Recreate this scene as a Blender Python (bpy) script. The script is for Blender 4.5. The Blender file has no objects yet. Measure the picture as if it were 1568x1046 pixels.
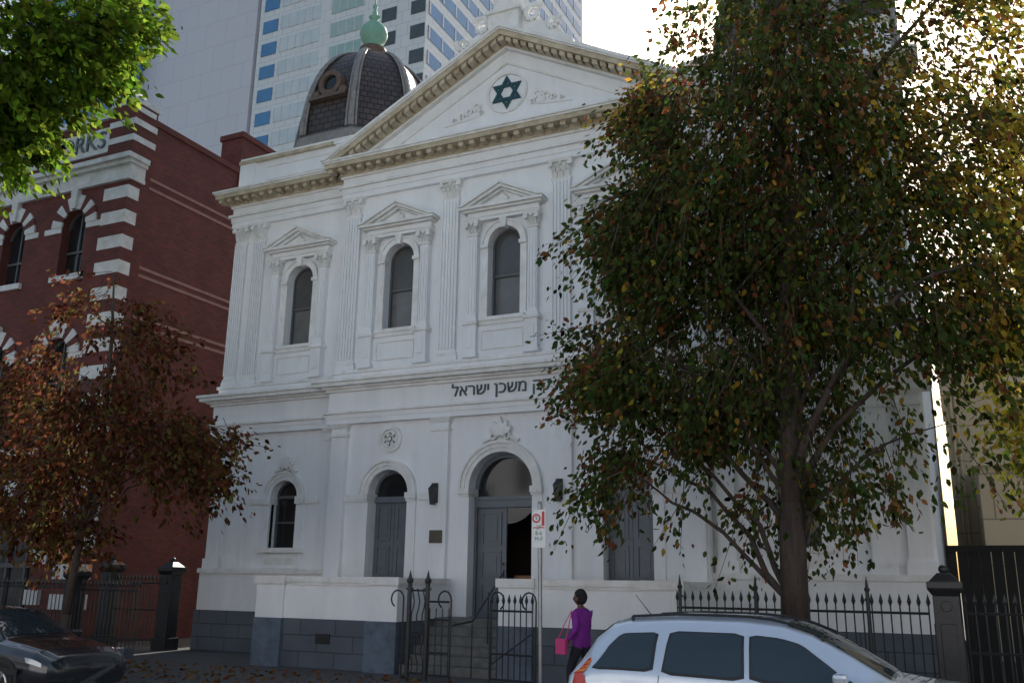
import bpy, bmesh, math, random
import numpy as np
from mathutils import Vector, Matrix
random.seed(7); rng=np.random.default_rng(7)
C=bpy.context.scene.collection
SC=bpy.context.scene
# ---------------------------------------------------------------- materials
def mat(name,col,rough=.8,col2=None,scale=3,bump=0,bscale=30,metal=0,streak=False,spec=.5,detail=6,stain=0):
    m=bpy.data.materials.new(name);m.use_nodes=True;nt=m.node_tree;N=nt.nodes;Lk=nt.links
    b=N['Principled BSDF'];b.inputs['Roughness'].default_value=rough;b.inputs['Metallic'].default_value=metal
    b.inputs['Specular IOR Level'].default_value=spec
    b.inputs['Base Color'].default_value=(*col,1)
    tc=N.new('ShaderNodeTexCoord')
    if col2:
        mp=N.new('ShaderNodeMapping');mp.inputs['Scale'].default_value=(1,1,.18) if streak else (1,1,1)
        Lk.new(tc.outputs['Object'],mp.inputs[0])
        n=N.new('ShaderNodeTexNoise');n.inputs['Scale'].default_value=scale;n.inputs['Detail'].default_value=detail
        n.inputs['Roughness'].default_value=.65
        Lk.new(mp.outputs[0],n.inputs['Vector'])
        r=N.new('ShaderNodeValToRGB');r.color_ramp.elements[0].position=.35;r.color_ramp.elements[1].position=.68
        r.color_ramp.elements[0].color=(*col,1);r.color_ramp.elements[1].color=(*col2,1)
        Lk.new(n.outputs['Fac'],r.inputs[0]);out=r.outputs[0]
        if stain:
            mp2=N.new('ShaderNodeMapping');mp2.inputs['Scale'].default_value=(1,1,.35);Lk.new(tc.outputs['Object'],mp2.inputs[0])
            n3=N.new('ShaderNodeTexNoise');n3.inputs['Scale'].default_value=4.5;n3.inputs['Detail'].default_value=8;n3.inputs['Roughness'].default_value=.75
            Lk.new(mp2.outputs[0],n3.inputs['Vector'])
            r3=N.new('ShaderNodeMapRange');r3.inputs[1].default_value=.56;r3.inputs[2].default_value=.78;r3.inputs[3].default_value=1;r3.inputs[4].default_value=1-stain;Lk.new(n3.outputs['Fac'],r3.inputs[0])
            v=N.new('ShaderNodeVectorMath');v.operation='SCALE';Lk.new(out,v.inputs[0]);Lk.new(r3.outputs[0],v.inputs['Scale']);out=v.outputs[0]
        Lk.new(out,b.inputs['Base Color'])
    if bump:
        n2=N.new('ShaderNodeTexNoise');n2.inputs['Scale'].default_value=bscale;n2.inputs['Detail'].default_value=4
        Lk.new(tc.outputs['Object'],n2.inputs['Vector'])
        bp=N.new('ShaderNodeBump');bp.inputs['Strength'].default_value=bump;bp.inputs['Distance'].default_value=.02
        Lk.new(n2.outputs['Fac'],bp.inputs['Height']);Lk.new(bp.outputs[0],b.inputs['Normal'])
    return m
def brickmat(name,c1,c2,mortar,bw=.23,bh=.076,ms=.01,rough=.85,bump=.4,noise=None):
    m=bpy.data.materials.new(name);m.use_nodes=True;nt=m.node_tree;N=nt.nodes;Lk=nt.links
    b=N['Principled BSDF'];b.inputs['Roughness'].default_value=rough
    tc=N.new('ShaderNodeTexCoord');s=N.new('ShaderNodeSeparateXYZ');Lk.new(tc.outputs['Object'],s.inputs[0])
    ad=N.new('ShaderNodeMath');ad.operation='ADD';Lk.new(s.outputs[0],ad.inputs[0]);Lk.new(s.outputs[1],ad.inputs[1])
    cb=N.new('ShaderNodeCombineXYZ');Lk.new(ad.outputs[0],cb.inputs[0]);Lk.new(s.outputs[2],cb.inputs[1])
    t=N.new('ShaderNodeTexBrick');Lk.new(cb.outputs[0],t.inputs['Vector'])
    t.inputs['Scale'].default_value=1;t.inputs['Brick Width'].default_value=bw;t.inputs['Row Height'].default_value=bh
    t.inputs['Mortar Size'].default_value=ms;t.inputs['Color1'].default_value=(*c1,1);t.inputs['Color2'].default_value=(*c2,1)
    t.inputs['Mortar'].default_value=(*mortar,1)
    n=N.new('ShaderNodeTexNoise');n.inputs['Scale'].default_value=1.2;n.inputs['Detail'].default_value=6
    Lk.new(tc.outputs['Object'],n.inputs['Vector'])
    mr=N.new('ShaderNodeMapRange');mr.inputs[3].default_value=.55 if noise is None else 1-noise;mr.inputs[4].default_value=1.45 if noise is None else 1+noise;Lk.new(n.outputs['Fac'],mr.inputs[0])
    mx=N.new('ShaderNodeVectorMath');mx.operation='SCALE';Lk.new(t.outputs['Color'],mx.inputs[0]);Lk.new(mr.outputs[0],mx.inputs['Scale'])
    Lk.new(mx.outputs[0],b.inputs['Base Color'])
    bp=N.new('ShaderNodeBump');bp.invert=True;bp.inputs['Strength'].default_value=bump;bp.inputs['Distance'].default_value=.01
    Lk.new(t.outputs['Fac'],bp.inputs['Height']);Lk.new(bp.outputs[0],b.inputs['Normal'])
    return m
M={}
M['stucco']=mat('painted_stucco',(.86,.865,.875),.7,(.77,.775,.79),1.6,.15,40,streak=True,stain=.14)
M['trim']=mat('stucco_trim',(.85,.85,.85),.7,(.69,.68,.64),2.5,.2,40,stain=.3)
M['tan']=mat('weathered_cornice',(.60,.53,.40),.8,(.36,.29,.19),3,.2,40)
M['blue']=brickmat('bluestone',(.085,.10,.125),(.115,.13,.155),(.05,.055,.06),.9,.33,.012)
M['bluelt']=mat('bluestone_pier',(.13,.17,.22),.8,(.08,.10,.13),4,.3,20)
M['glass']=mat('window_glass',(.12,.12,.12),.2,(.17,.165,.16),1.5,spec=.6)
M['glassdk']=mat('window_glass_dark',(.02,.021,.023),.08)
M['glassup']=mat('window_glass_upper',(.075,.075,.078),.15,(.10,.10,.10),2)
M['frame']=mat('window_frame',(.10,.105,.11),.5)
M['door']=mat('door_paint',(.14,.16,.18),.45,(.11,.125,.145),3)
M['iron']=mat('black_iron',(.018,.019,.021),.4,(.03,.03,.032),12)
M['slate']=brickmat('dome_slate',(.060,.045,.042),(.085,.062,.055),(.018,.015,.014),.3,.2,.025,.55,.8)
M['lead']=mat('lead_rib',(.30,.28,.27),.5,(.18,.16,.15),6)
M['copper']=mat('green_copper',(.16,.36,.27),.6,(.26,.44,.35),5)
M['brown']=mat('finial_brown',(.16,.10,.07),.6,(.09,.06,.045),6)
M['teal']=mat('star_teal',(.008,.06,.075),.5)
M['letter']=mat('letter_grey',(.05,.085,.085),.5)
M['roof']=mat('roof_slate',(.07,.07,.075),.7,(.05,.05,.055),4)
M['brick']=brickmat('red_brick',(.18,.037,.030),(.115,.027,.023),(.08,.045,.038))
M['brickpl']=mat('pale_brick_band',(.36,.20,.17),.8,(.26,.14,.12),4)
M['wstone']=mat('white_stone',(.76,.76,.76),.75,(.56,.55,.53),3,.15,30,stain=.2)
M['tower']=brickmat('tower_panel',(.78,.75,.82),(.76,.73,.80),(.56,.54,.59),3.4,3.6,.03,.4,.1,.03)
M['tower2']=brickmat('tower_white_panel',(.90,.90,.92),(.87,.87,.89),(.6,.6,.63),1.6,1.6,.03,.35,.1,.04)
M['gblue']=mat('blue_glass',(.07,.22,.46),.1,(.10,.30,.58),.3,spec=.8)
M['gpale']=mat('pale_glass',(.65,.74,.78),.12,(.85,.88,.90),.25,spec=.8)
M['ggreen']=mat('green_glass',(.35,.55,.50),.12,(.55,.68,.64),.4,spec=.8)
M['gdark']=mat('dark_glass',(.08,.095,.105),.1,(.12,.14,.15),.4)
M['beige']=brickmat('beige_stone',(.60,.47,.31),(.55,.43,.29),(.30,.23,.16),2.4,1.2,.02,.85,.4,.1)
M['asphalt']=mat('asphalt',(.045,.045,.047),.9,(.065,.063,.062),8,.5,120)
M['path']=mat('footpath_asphalt',(.075,.072,.07),.9,(.10,.095,.09),3,.4,80)
M['concrete']=mat('concrete_paving',(.45,.45,.45),.9,(.38,.38,.38),3,.3,60)
M['kerb']=mat('kerb_bluestone',(.13,.135,.14),.8,(.09,.095,.1),5,.3,30)
M['earth']=mat('ground_earth',(.16,.15,.12),.95,(.12,.11,.09),.5)
M['paint']=mat('road_paint',(.7,.7,.68),.7,(.5,.5,.48),6)
M['bark']=mat('bark',(.085,.06,.048),.95,(.035,.027,.022),9,1.0,22,streak=True)
M['step']=mat('step_stone',(.19,.19,.18),.85,(.11,.11,.105),6,.3,30)
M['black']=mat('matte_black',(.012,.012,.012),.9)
M['plaq']=mat('bronze_plaque',(.09,.07,.045),.4,(.05,.04,.03),20)
M['warm']=mat('interior_wood',(.30,.12,.04),.5,(.18,.07,.025),5)
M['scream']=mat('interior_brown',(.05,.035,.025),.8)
M['cream']=mat('pale_grey_render',(.82,.83,.88),.8,(.76,.77,.82),1)  # pale tint chosen for the light it bounces onto the facade
# ---------------------------------------------------------------- mesh builder
def empty(name):
    e=bpy.data.objects.new(name,None);C.objects.link(e);return e
class MB:
    def __init__(s,name,parent,m,bevel=0,smooth=False):
        s.n=name;s.p=parent;s.m=M[m] if isinstance(m,str) else m;s.v=[];s.f=[];s.b=bevel;s.s=smooth
    def add(s,vs,fs):
        o=len(s.v);s.v+= [tuple(map(float,q)) for q in vs];s.f+=[tuple(i+o for i in f) for f in fs]
    def box(s,x0,x1,y0,y1,z0,z1):
        s.add([(x0,y0,z0),(x1,y0,z0),(x1,y1,z0),(x0,y1,z0),(x0,y0,z1),(x1,y0,z1),(x1,y1,z1),(x0,y1,z1)],
          [(0,3,2,1),(4,5,6,7),(0,1,5,4),(1,2,6,5),(2,3,7,6),(3,0,4,7)])
    def taper(s,x0,x1,y0,y1,z0,z1,d,dy=None):
        dy=d if dy is None else dy
        s.add([(x0,y0,z0),(x1,y0,z0),(x1,y1,z0),(x0,y1,z0),(x0-d,y0-dy,z1),(x1+d,y0-dy,z1),(x1+d,y1+dy,z1),(x0-d,y1+dy,z1)],
          [(0,3,2,1),(4,5,6,7),(0,1,5,4),(1,2,6,5),(2,3,7,6),(3,0,4,7)])
    def prism(s,poly,y0,y1):
        n=len(poly);vs=[(x,y0,z) for x,z in poly]+[(x,y1,z) for x,z in poly]
        a=sum(poly[i][0]*poly[(i+1)%n][1]-poly[(i+1)%n][0]*poly[i][1] for i in range(n))
        fs=[tuple(range(n)),tuple(range(2*n-1,n-1,-1))]+[(i,i+n,(i+1)%n+n,(i+1)%n) for i in range(n)]
        if a<0: fs=[tuple(reversed(f)) for f in fs]
        s.add(vs,fs)
    def ring(s,cx,cz,r0,r1,y0,y1,a0=0,a1=math.pi,n=20):
        for i in range(n):
            t0=a0+(a1-a0)*i/n;t1=a0+(a1-a0)*(i+1)/n
            P=lambda r,t:(cx+r*math.cos(t),cz+r*math.sin(t))
            s.prism([P(r0,t0),P(r1,t0),P(r1,t1),P(r0,t1)],y0,y1)
    def disc(s,cx,cz,r,y0,y1,n=24):
        s.prism([(cx+r*math.cos(2*math.pi*i/n),cz+r*math.sin(2*math.pi*i/n)) for i in range(n)],y0,y1)
    def cyl(s,p0,p1,r0,r1=None,n=8,caps=True):
        r1=r0 if r1 is None else r1
        p0=Vector(p0);p1=Vector(p1);d=(p1-p0).normalized();a=d.orthogonal().normalized();b=d.cross(a)
        vs=[]
        for p,r in((p0,r0),(p1,r1)):
            for i in range(n):
                t=2*math.pi*i/n;vs.append(p+a*math.cos(t)*r+b*math.sin(t)*r)
        fs=[(i,(i+1)%n,(i+1)%n+n,i+n) for i in range(n)]
        if caps: fs+=[tuple(range(n-1,-1,-1)),tuple(range(n,2*n))]
        s.add(vs,fs)
    def tube(s,pts,rad,n=8):
        for i in range(len(pts)-1):
            s.cyl(pts[i],pts[i+1],rad[i] if hasattr(rad,'__len__') else rad,rad[i+1] if hasattr(rad,'__len__') else rad,n)
    def rev(s,cx,cy,prof,n=24,ph=0):
        vs=[];k=len(prof)
        for r,z in prof:
            for i in range(n):
                t=2*math.pi*i/n+ph;vs.append((cx+r*math.cos(t),cy+r*math.sin(t),z))
        fs=[(j*n+i,j*n+(i+1)%n,(j+1)*n+(i+1)%n,(j+1)*n+i) for j in range(k-1) for i in range(n)]
        s.add(vs,fs)
    def ball(s,c,r,n=12,sz=1):
        s.rev(c[0],c[1],[(max(r*math.sin(math.pi*j/n),1e-4),c[2]-r*sz*math.cos(math.pi*j/n)) for j in range(n+1)],n*2)
    def archwall(s,x0,x1,z0,z1,cx,h,zb,zs,y0,y1,n=16):
        s.box(x0,cx-h,y0,y1,z0,z1);s.box(cx+h,x1,y0,y1,z0,z1)
        if zb>z0: s.box(cx-h,cx+h,y0,y1,z0,zb)
        for i in range(n):
            t0=math.pi*i/n;t1=math.pi*(i+1)/n
            a=(cx+h*math.cos(t0),zs+h*math.sin(t0));b=(cx+h*math.cos(t1),zs+h*math.sin(t1))
            s.prism([a,(a[0],z1),(b[0],z1),b],y0,y1)
    def done(s,xf=None):
        me=bpy.data.meshes.new(s.n);me.from_pydata(s.v,[],s.f);me.materials.append(s.m);me.update()
        if s.s: me.polygons.foreach_set('use_smooth',[True]*len(me.polygons))
        o=bpy.data.objects.new(s.n,me);C.objects.link(o)
        if s.p: o.parent=s.p
        if s.b:
            bv=o.modifiers.new('b','BEVEL');bv.width=s.b;bv.segments=2;bv.limit_method='ANGLE'
        return o
def text(name,parent,body,m,size,loc,ext=.01,rx=90,rz=0,align='CENTER'):
    cu=bpy.data.curves.new(name,'FONT');cu.body=body;cu.size=size;cu.extrude=ext;cu.align_x=align;cu.align_y='CENTER'
    cu.materials.append(M[m]);o=bpy.data.objects.new(name,cu);C.objects.link(o);o.location=loc
    o.rotation_euler=(math.radians(rx),0,math.radians(rz));o.parent=parent;return o
# ================================================================ SYNAGOGUE
syn=empty('synagogue')
W=MB('walls',syn,'stucco');T=MB('mouldings',syn,'trim');TN=MB('cornice_modillions',syn,'tan')
PL=MB('pilasters',syn,'stucco');CP=MB('capitals',syn,'trim');G=MB('window_glazing',syn,'glass');GD=MB('fanlights',syn,'glassdk')
FR=MB('window_frames',syn,'frame');D=MB('doors',syn,'door')
BS=MB('bluestone_plinth',syn,'blue');BL=MB('bluestone_piers',syn,'bluelt')
def capital(cx,y,z,w,h):
    CP.box(cx-w/2-.02,cx+w/2+.02,y-.03,y+.1,z,z+.04)
    CP.taper(cx-w/2+.02,cx+w/2-.02,y-.01,y+.1,z+.04,z+h-.08,.05)
    for tier,(n,zz,hh,o) in enumerate(((3,z+.04,h*.38,.02),(4,z+h*.34,h*.34,.045))):
        for i in range(n):
            x=cx-w/2+w*(i+.5)/n;lw=w/n*.42
            CP.add([(x-lw,y-o,zz),(x+lw,y-o,zz),(x+lw*.9,y-o-.06,zz+hh*.75),(x-lw*.9,y-o-.06,zz+hh*.75),(x-lw*.4,y-o-.11,zz+hh),(x+lw*.4,y-o-.11,zz+hh),(x,y-o-.10,zz+hh*.8),
              (x-lw,y+.05,zz),(x+lw,y+.05,zz),(x+lw*.9,y+.05,zz+hh*.9),(x-lw*.9,y+.05,zz+hh*.9)],
              [(0,1,2,3),(3,2,5,4),(1,8,9,2),(7,0,3,10),(3,4,6),(2,6,5),(2,9,10,3)])
    for sx in(-1,1):
        CP.disc(cx+sx*(w/2+.01),z+h-.13,.065,y-.14,y-.02,10)
    CP.disc(cx,z+h-.1,.04,y-.12,y,8)
    CP.taper(cx-w/2-.05,cx+w/2+.05,y-.11,y+.1,z+h-.07,z+h,.03)
def pilU(cx,y,w=.48,z0=6.92,z1=11.62,ch=.5):
    PL.box(cx-w/2-.05,cx+w/2+.05,y-.10,y+.1,z0,z0+.12)
    T.box(cx-w/2-.03,cx+w/2+.03,y-.085,y+.1,z0+.12,z0+.2)
    PL.box(cx-w/2,cx+w/2,y-.07,y+.1,z0+.2,z1-ch)
    n=5
    for i in range(n+1):
        x=cx-w/2+.02+(w-.04)*i/n
        PL.box(x-.02,x+.02,y-.105,y-.06,z0+.3,z1-ch-.05)
    capital(cx,y-.05,z1-ch,w,ch)
def pilL(cx,y,w=.44,z0=1.04,z1=5.55):
    PL.box(cx-w/2-.05,cx+w/2+.05,y-.17,y+.1,z0,z0+.25)
    PL.box(cx-w/2,cx+w/2,y-.13,y+.1,z0+.25,z1-.32)
    T.box(cx-w/2-.03,cx+w/2+.03,y-.16,y+.1,z1-.32,z1-.26)
    PL.box(cx-w/2,cx+w/2,y-.132,y+.1,z1-.26,z1-.12)
    T.taper(cx-w/2-.02,cx+w/2+.02,y-.15,y+.1,z1-.12,z1-.0,.05)
def acro(cx,y,z,s=1.0):
    for sx in(-1,1):
        T.ring(cx+sx*.17*s,z+.08*s,.045*s,.085*s,y-.05,y+.05,0,2*math.pi,10)
        T.prism([(cx+sx*.42*s,z-.06*s),(cx+sx*.22*s,z+.02*s),(cx+sx*.2*s,z+.1*s),(cx+sx*.45*s,z+.0*s)],y-.035,y+.05)
    for a in(-50,-25,0,25,50):
        t=math.radians(a);dx,dz=math.sin(t),math.cos(t);L=.42*s*(1-.3*abs(a)/60);nx,nz=dz,-dx
        b=(cx+dx*.04*s,z+.05*s+dz*.04*s)
        T.prism([(b[0]-nx*.03*s,b[1]-nz*.03*s),(b[0]+dx*L*.65-nx*.065*s,b[1]+dz*L*.65-nz*.065*s),(b[0]+dx*L,b[1]+dz*L),(b[0]+dx*L*.65+nx*.065*s,b[1]+dz*L*.65+nz*.065*s),(b[0]+nx*.03*s,b[1]+nz*.03*s)],y-.07-.002*a/30,y+.04)
def entabL(x0,x1,y,endl=True,endr=True):
    el=1 if endl else 0;er=1 if endr else 0
    for z0,z1,p in((5.55,5.68,.15),(5.68,5.80,.17),(5.80,5.86,.23),(5.86,6.36,.13),(6.36,6.43,.2),(6.43,6.48,.27),(6.48,6.57,.42),(6.57,6.64,.48)):
        (W if .05<z1-z0 and p in(.13,.15,.17) else T).box(x0-p*el,x1+p*er,y-p,y+.3,z0,z1)
def entabU(x0,x1,y,endl=True,endr=True):
    el=1 if endl else 0;er=1 if endr else 0
    for z0,z1,p,b in((11.62,11.78,.12,W),(11.78,11.93,.145,W),(11.93,12.0,.21,T),(12.0,12.22,.12,W),(12.22,12.29,.17,T),(12.29,12.33,.2,TN),(12.33,12.44,.2,TN),(12.44,12.56,.5,TN),(12.56,12.61,.53,T),(12.61,12.66,.57,T)):
        b.box(x0-p*el,x1+p*er,y-p,y+.3,z0,z1)
    n=int((x1-x0+.6)/.3)
    for i in range(n+1):
        x=x0-.35*el+(x1-x0+.35*(el+er))*i/n
        TN.box(x-.065,x+.065,y-.44,y-.19,12.335,12.438)
def aed(cx,y):
    for sx in(-1,1):
        x=cx+sx*.80
        PL.box(x-.19,x+.19,y-.24,y+.1,6.92,7.02);PL.box(x-.16,x+.16,y-.21,y+.1,7.02,7.72);T.box(x-.2,x+.2,y-.25,y+.1,7.72,7.80)
        W.box(x-.075,x+.075,y-.232,y-.2,7.16,7.6)
        PL.box(x-.15,x+.15,y-.19,y+.1,7.80,7.90);PL.box(x-.12,x+.12,y-.16,y+.1,7.90,9.98)
        for k in(-.08,0,.08): PL.box(x+k-.014,x+k+.014,y-.185,y-.15,8.0,9.9)
        capital(x,y-.16,9.98,.26,.38)
    W.box(cx-.64,cx+.64,y-.08,y+.1,6.92,7.70);T.box(cx-.55,cx+.55,y-.11,y-.07,7.1,7.13);T.box(cx-.55,cx+.55,y-.11,y-.07,7.55,7.58)
    T.box(cx-.55,cx-.52,y-.108,y-.07,7.13,7.55);T.box(cx+.52,cx+.55,y-.108,y-.07,7.13,7.55)
    T.box(cx-.60,cx+.60,y-.16,y+.2,7.80,7.89);T.box(cx-.60,cx+.60,y-.12,y+.1,7.70,7.80)
    T.ring(cx,9.75,.432,.56,y-.06,y+.05);T.ring(cx,9.75,.56,.60,y-.1,y+.05)
    for sx in(-1,1):
        a,b=sorted((cx+sx*.432,cx+sx*.60));T.box(a,b,y-.05,y+.05,7.89,9.66);T.box(a-.02,b+.02,y-.11,y+.05,9.66,9.75)
    T.taper(cx-.06,cx+.06,y-.15,y+.05,10.12,10.38,.04,.02)
    W.box(cx-.98,cx+.98,y-.17,y+.1,10.36,10.44);T.box(cx-.99,cx+.99,y-.2,y+.1,10.44,10.48);W.box(cx-.96,cx+.96,y-.16,y+.1,10.48,10.58)
    T.box(cx-1.05,cx+1.05,y-.27,y+.1,10.58,10.63);T.box(cx-1.12,cx+1.12,y-.36,y+.1,10.63,10.70)
    ap=11.24;sl=(ap-10.70)/1.14
    for d0,d1,p in((0,.06,.40),(.06,.13,.33),(.13,.18,.22)):
        for sx in(-1,1):
            T.prism([(cx+sx*(ap-d0-10.70)/sl,10.702),(cx,ap-d0),(cx,ap-d1),(cx+sx*(ap-d1-10.70)/sl,10.702)],y-p,y+.1)
    W.prism([(cx-(.36)/sl,10.702),(cx,ap-.18),(cx+.36/sl,10.702)],y-.10,y+.1)
    acro(cx,y-.10,10.72,.55)
def glazeU(cx,y):
    G.box(cx-.43,cx+.43,y+.30,y+.34,7.89,9.0)
    G2.box(cx-.43,cx+.43,y+.26,y+.29,9.0,9.75);G2.disc(cx,9.75,.43,y+.261,y+.289)
    FR.box(cx-.43,cx+.43,y+.24,y+.31,8.97,9.03);FR.box(cx-.43,cx-.38,y+.22,y+.32,7.9,9.75);FR.box(cx+.38,cx+.43,y+.22,y+.32,7.9,9.75)
    FR.box(cx-.38,cx+.38,y+.23,y+.32,7.9,7.97);FR.ring(cx,9.75,.38,.43,y+.22,y+.31)
G2=MB('window_glazing_top',syn,'glassup')
cU=2.97
for x0,x1,cx,h,zs in((-4.7,-1.55,-3.0,.56,3.82),(-1.55,1.55,0,.80,3.88),(1.55,4.7,3.0,.56,3.82)):
    W.archwall(x0,x1,1.04,5.55,cx,h,1.04,zs,0,.5)
    r1=h+.24
    T.ring(cx,zs,h+.002,h+.1,-.05,.1);T.ring(cx,zs,h+.1,h+.19,-.08,.1);T.ring(cx,zs,h+.19,r1,-.12,.1)
    for sx in(-1,1):
        a,b=sorted((cx+sx*(h-.02),cx+sx*r1));W.box(a+.02 if sx<0 else a+.02,b,-.055,.1,1.04,zs-.2);T.box(a,b+.0,-.09,.45,zs-.2,zs-.14);T.box(a-.01,b+.02,-.13,.46,zs-.14,zs-.003)
for a,b in((-4.25,-3.83),(-2.17,-1.78),(1.78,2.17),(3.83,4.25)):
    T.box(a,b,-.05,.1,3.64,3.80)
acro(0,-.06,4.95,1.05)
W.box(-4.7,4.7,.001,.5,5.55,6.64)
for x0,x1,cx in((-4.7,-1.5,-cU),(-1.5,1.5,0),(1.5,4.7,cU)):
    W.archwall(x0,x1,6.64,11.62,cx,.43,7.89,9.75,0,.5)
    aed(cx,0);glazeU(cx,0)
W.box(-4.7,4.7,.001,.5,11.62,12.66)
W.box(-4.76,4.76,-.08,.1,6.64,6.84);T.box(-4.80,4.80,-.13,.1,6.84,6.92)
for x in(-4.45,-1.5,1.5,4.45):
    pilU(x,0)
for x in(-4.45,-1.55,1.55,4.45): pilL(x,0)
entabL(-4.7,4.7,0);entabU(-4.7,4.7,0)
for sx in(-1,1):
    cx=sx*3.0
    T.ring(cx,5.12,.24,.33,-.07,.05,0,2*math.pi,28);T.disc(cx,5.12,.245,-.02,.05)
    for k in range(6):
        t=k*math.pi/3;T.ring(cx+.11*math.cos(t),5.12+.11*math.sin(t),.05,.10,-.05,.0,0,2*math.pi,10)
    T.disc(cx,5.12,.045,-.07,0,12)
# pediment
AP=15.45;sl=(AP-12.66)/5.3
def rake(b,d0,d1,y0,y1):
    for sx in(-1,1):
        b.prism([(sx*(AP-d0-12.66)/sl,12.662),(0,AP-d0),(0,AP-d1),(sx*(AP-d1-12.66)/sl,12.662)],y0,y1)
rake(T,0,.09,-.60,.3);rake(T,.09,.13,-.56,.3);rake(TN,.13,.27,-.52,.3);rake(TN,.27,.40,-.2,.3);rake(T,.40,.47,-.16,.3)
n=22
for sx in(-1,1):
    for i in range(1,n):
        x=sx*(4.6*i/n);z=AP-.275-sl*abs(x)
        TN.prism([(x-.07,z+sl*.07*sx),(x+.07,z-sl*.07*sx),(x+.07,z-sl*.07*sx-.12),(x-.07,z+sl*.07*sx-.12)],-.46,-.19)
TN.box(-.08,.08,-.46,-.19,AP-.42,AP-.30)
W.prism([(-(AP-.47-12.66)/sl,12.662),(0,AP-.47),((AP-.47-12.66)/sl,12.662)],-.02,.3)
rake(T,.80,.86,-.06,.0);T.box(-3.35,3.35,-.058,0,12.86,12.92)
T.ring(0,13.78,.50,.57,-.07,.0,0,2*math.pi,40)
ST=MB('star_of_david',syn,'teal')
for flip in(1,-1):
    R=.46
    P=[(R*math.cos(math.radians(90+120*k))*1,13.78+flip*R*math.sin(math.radians(90+120*k))) for k in range(3)]
    Q=[(p[0]*.66,13.78+(p[1]-13.78)*.66) for p in P]
    for k in range(3):
        ST.prism([P[k],P[(k+1)%3],Q[(k+1)%3],Q[k]],-.07-.004*(flip+1),-.021)
ST.done()
for sx in(-1,1):
    for k,(ox,oz,r) in enumerate(((.85,.0,.14),(1.08,-.1,.11),(1.28,-.17,.08),(.72,-.18,.08),(1.5,-.24,.06))):
        T.ring(sx*ox,13.55+oz,r*.45,r,-.07-.004*k,0,math.radians(-40),math.radians(260),14)
    T.prism([(sx*.7,13.3),(sx*1.0,13.34),(sx*1.75,13.2),(sx*1.78,13.17),(sx*1.0,13.24)],-.05,0)
W.prism([(-5.1,12.9),(-4.4,13.35),(0,AP+.42),(4.4,13.35),(5.1,12.9),(4.6,12.7),(-4.6,12.7)],.31,.6)
for sx in(-1,1):
    T.prism([(sx*4.45,13.33),(0,AP+.40),(0,AP+.50),(sx*4.45,13.43)],.22,.68)
    W.box(sx*4.85-.32,sx*4.85+.32,.0-.1,.7,12.67,13.35);T.box(sx*4.85-.37,sx*4.85+.37,-.15,.75,13.35,13.45)
AC=MB('apex_acroterion',syn,'trim')
AC.box(-.42,.42,-.35,.5,AP-.12,AP+.45);AC.box(-.5,.5,-.42,.58,AP+.45,AP+.55);AC.box(-.3,.3,-.3,.45,AP+.55,AP+1.5)
for sx in(-1,1):
    for (ox,oz,r,sg) in((.74,.36,.27,1),(1.28,-.02,.19,-1)):
        sp=[(sx*(ox+(r*(1-.8*t/14))*math.cos(sg*t*.62+.6)),-.12,AP+oz+(r*(1-.8*t/14))*math.sin(sg*t*.62+.6)) for t in range(15)]
        AC.tube(sp,[.085-.003*i for i in range(15)],8)
    AC.prism([(sx*.42,AP-.1),(sx*1.85,AP-.80),(sx*1.80,AP-.60),(sx*1.35,AP-.15),(sx*.95,AP+.12),(sx*.42,AP+.35)],-.10,.28)
AC.done()
RF=MB('roof',syn,'roof')
RF.add([(-5,.6,12.7),(0,.6,15.5),(5,.6,12.7),(-5,22,12.7),(0,22,15.5),(5,22,12.7)],[(0,1,4,3),(1,2,5,4),(3,4,5)])
RF.box(-8.6,8.6,.9,22,12.3,12.5);RF.done()
W.box(-8.85,-8.4,.9,22,0,12.62);W.box(8.4,8.85,.9,22,0,12.62);W.box(-8.4,8.4,21.6,22,0,12.62)
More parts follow.
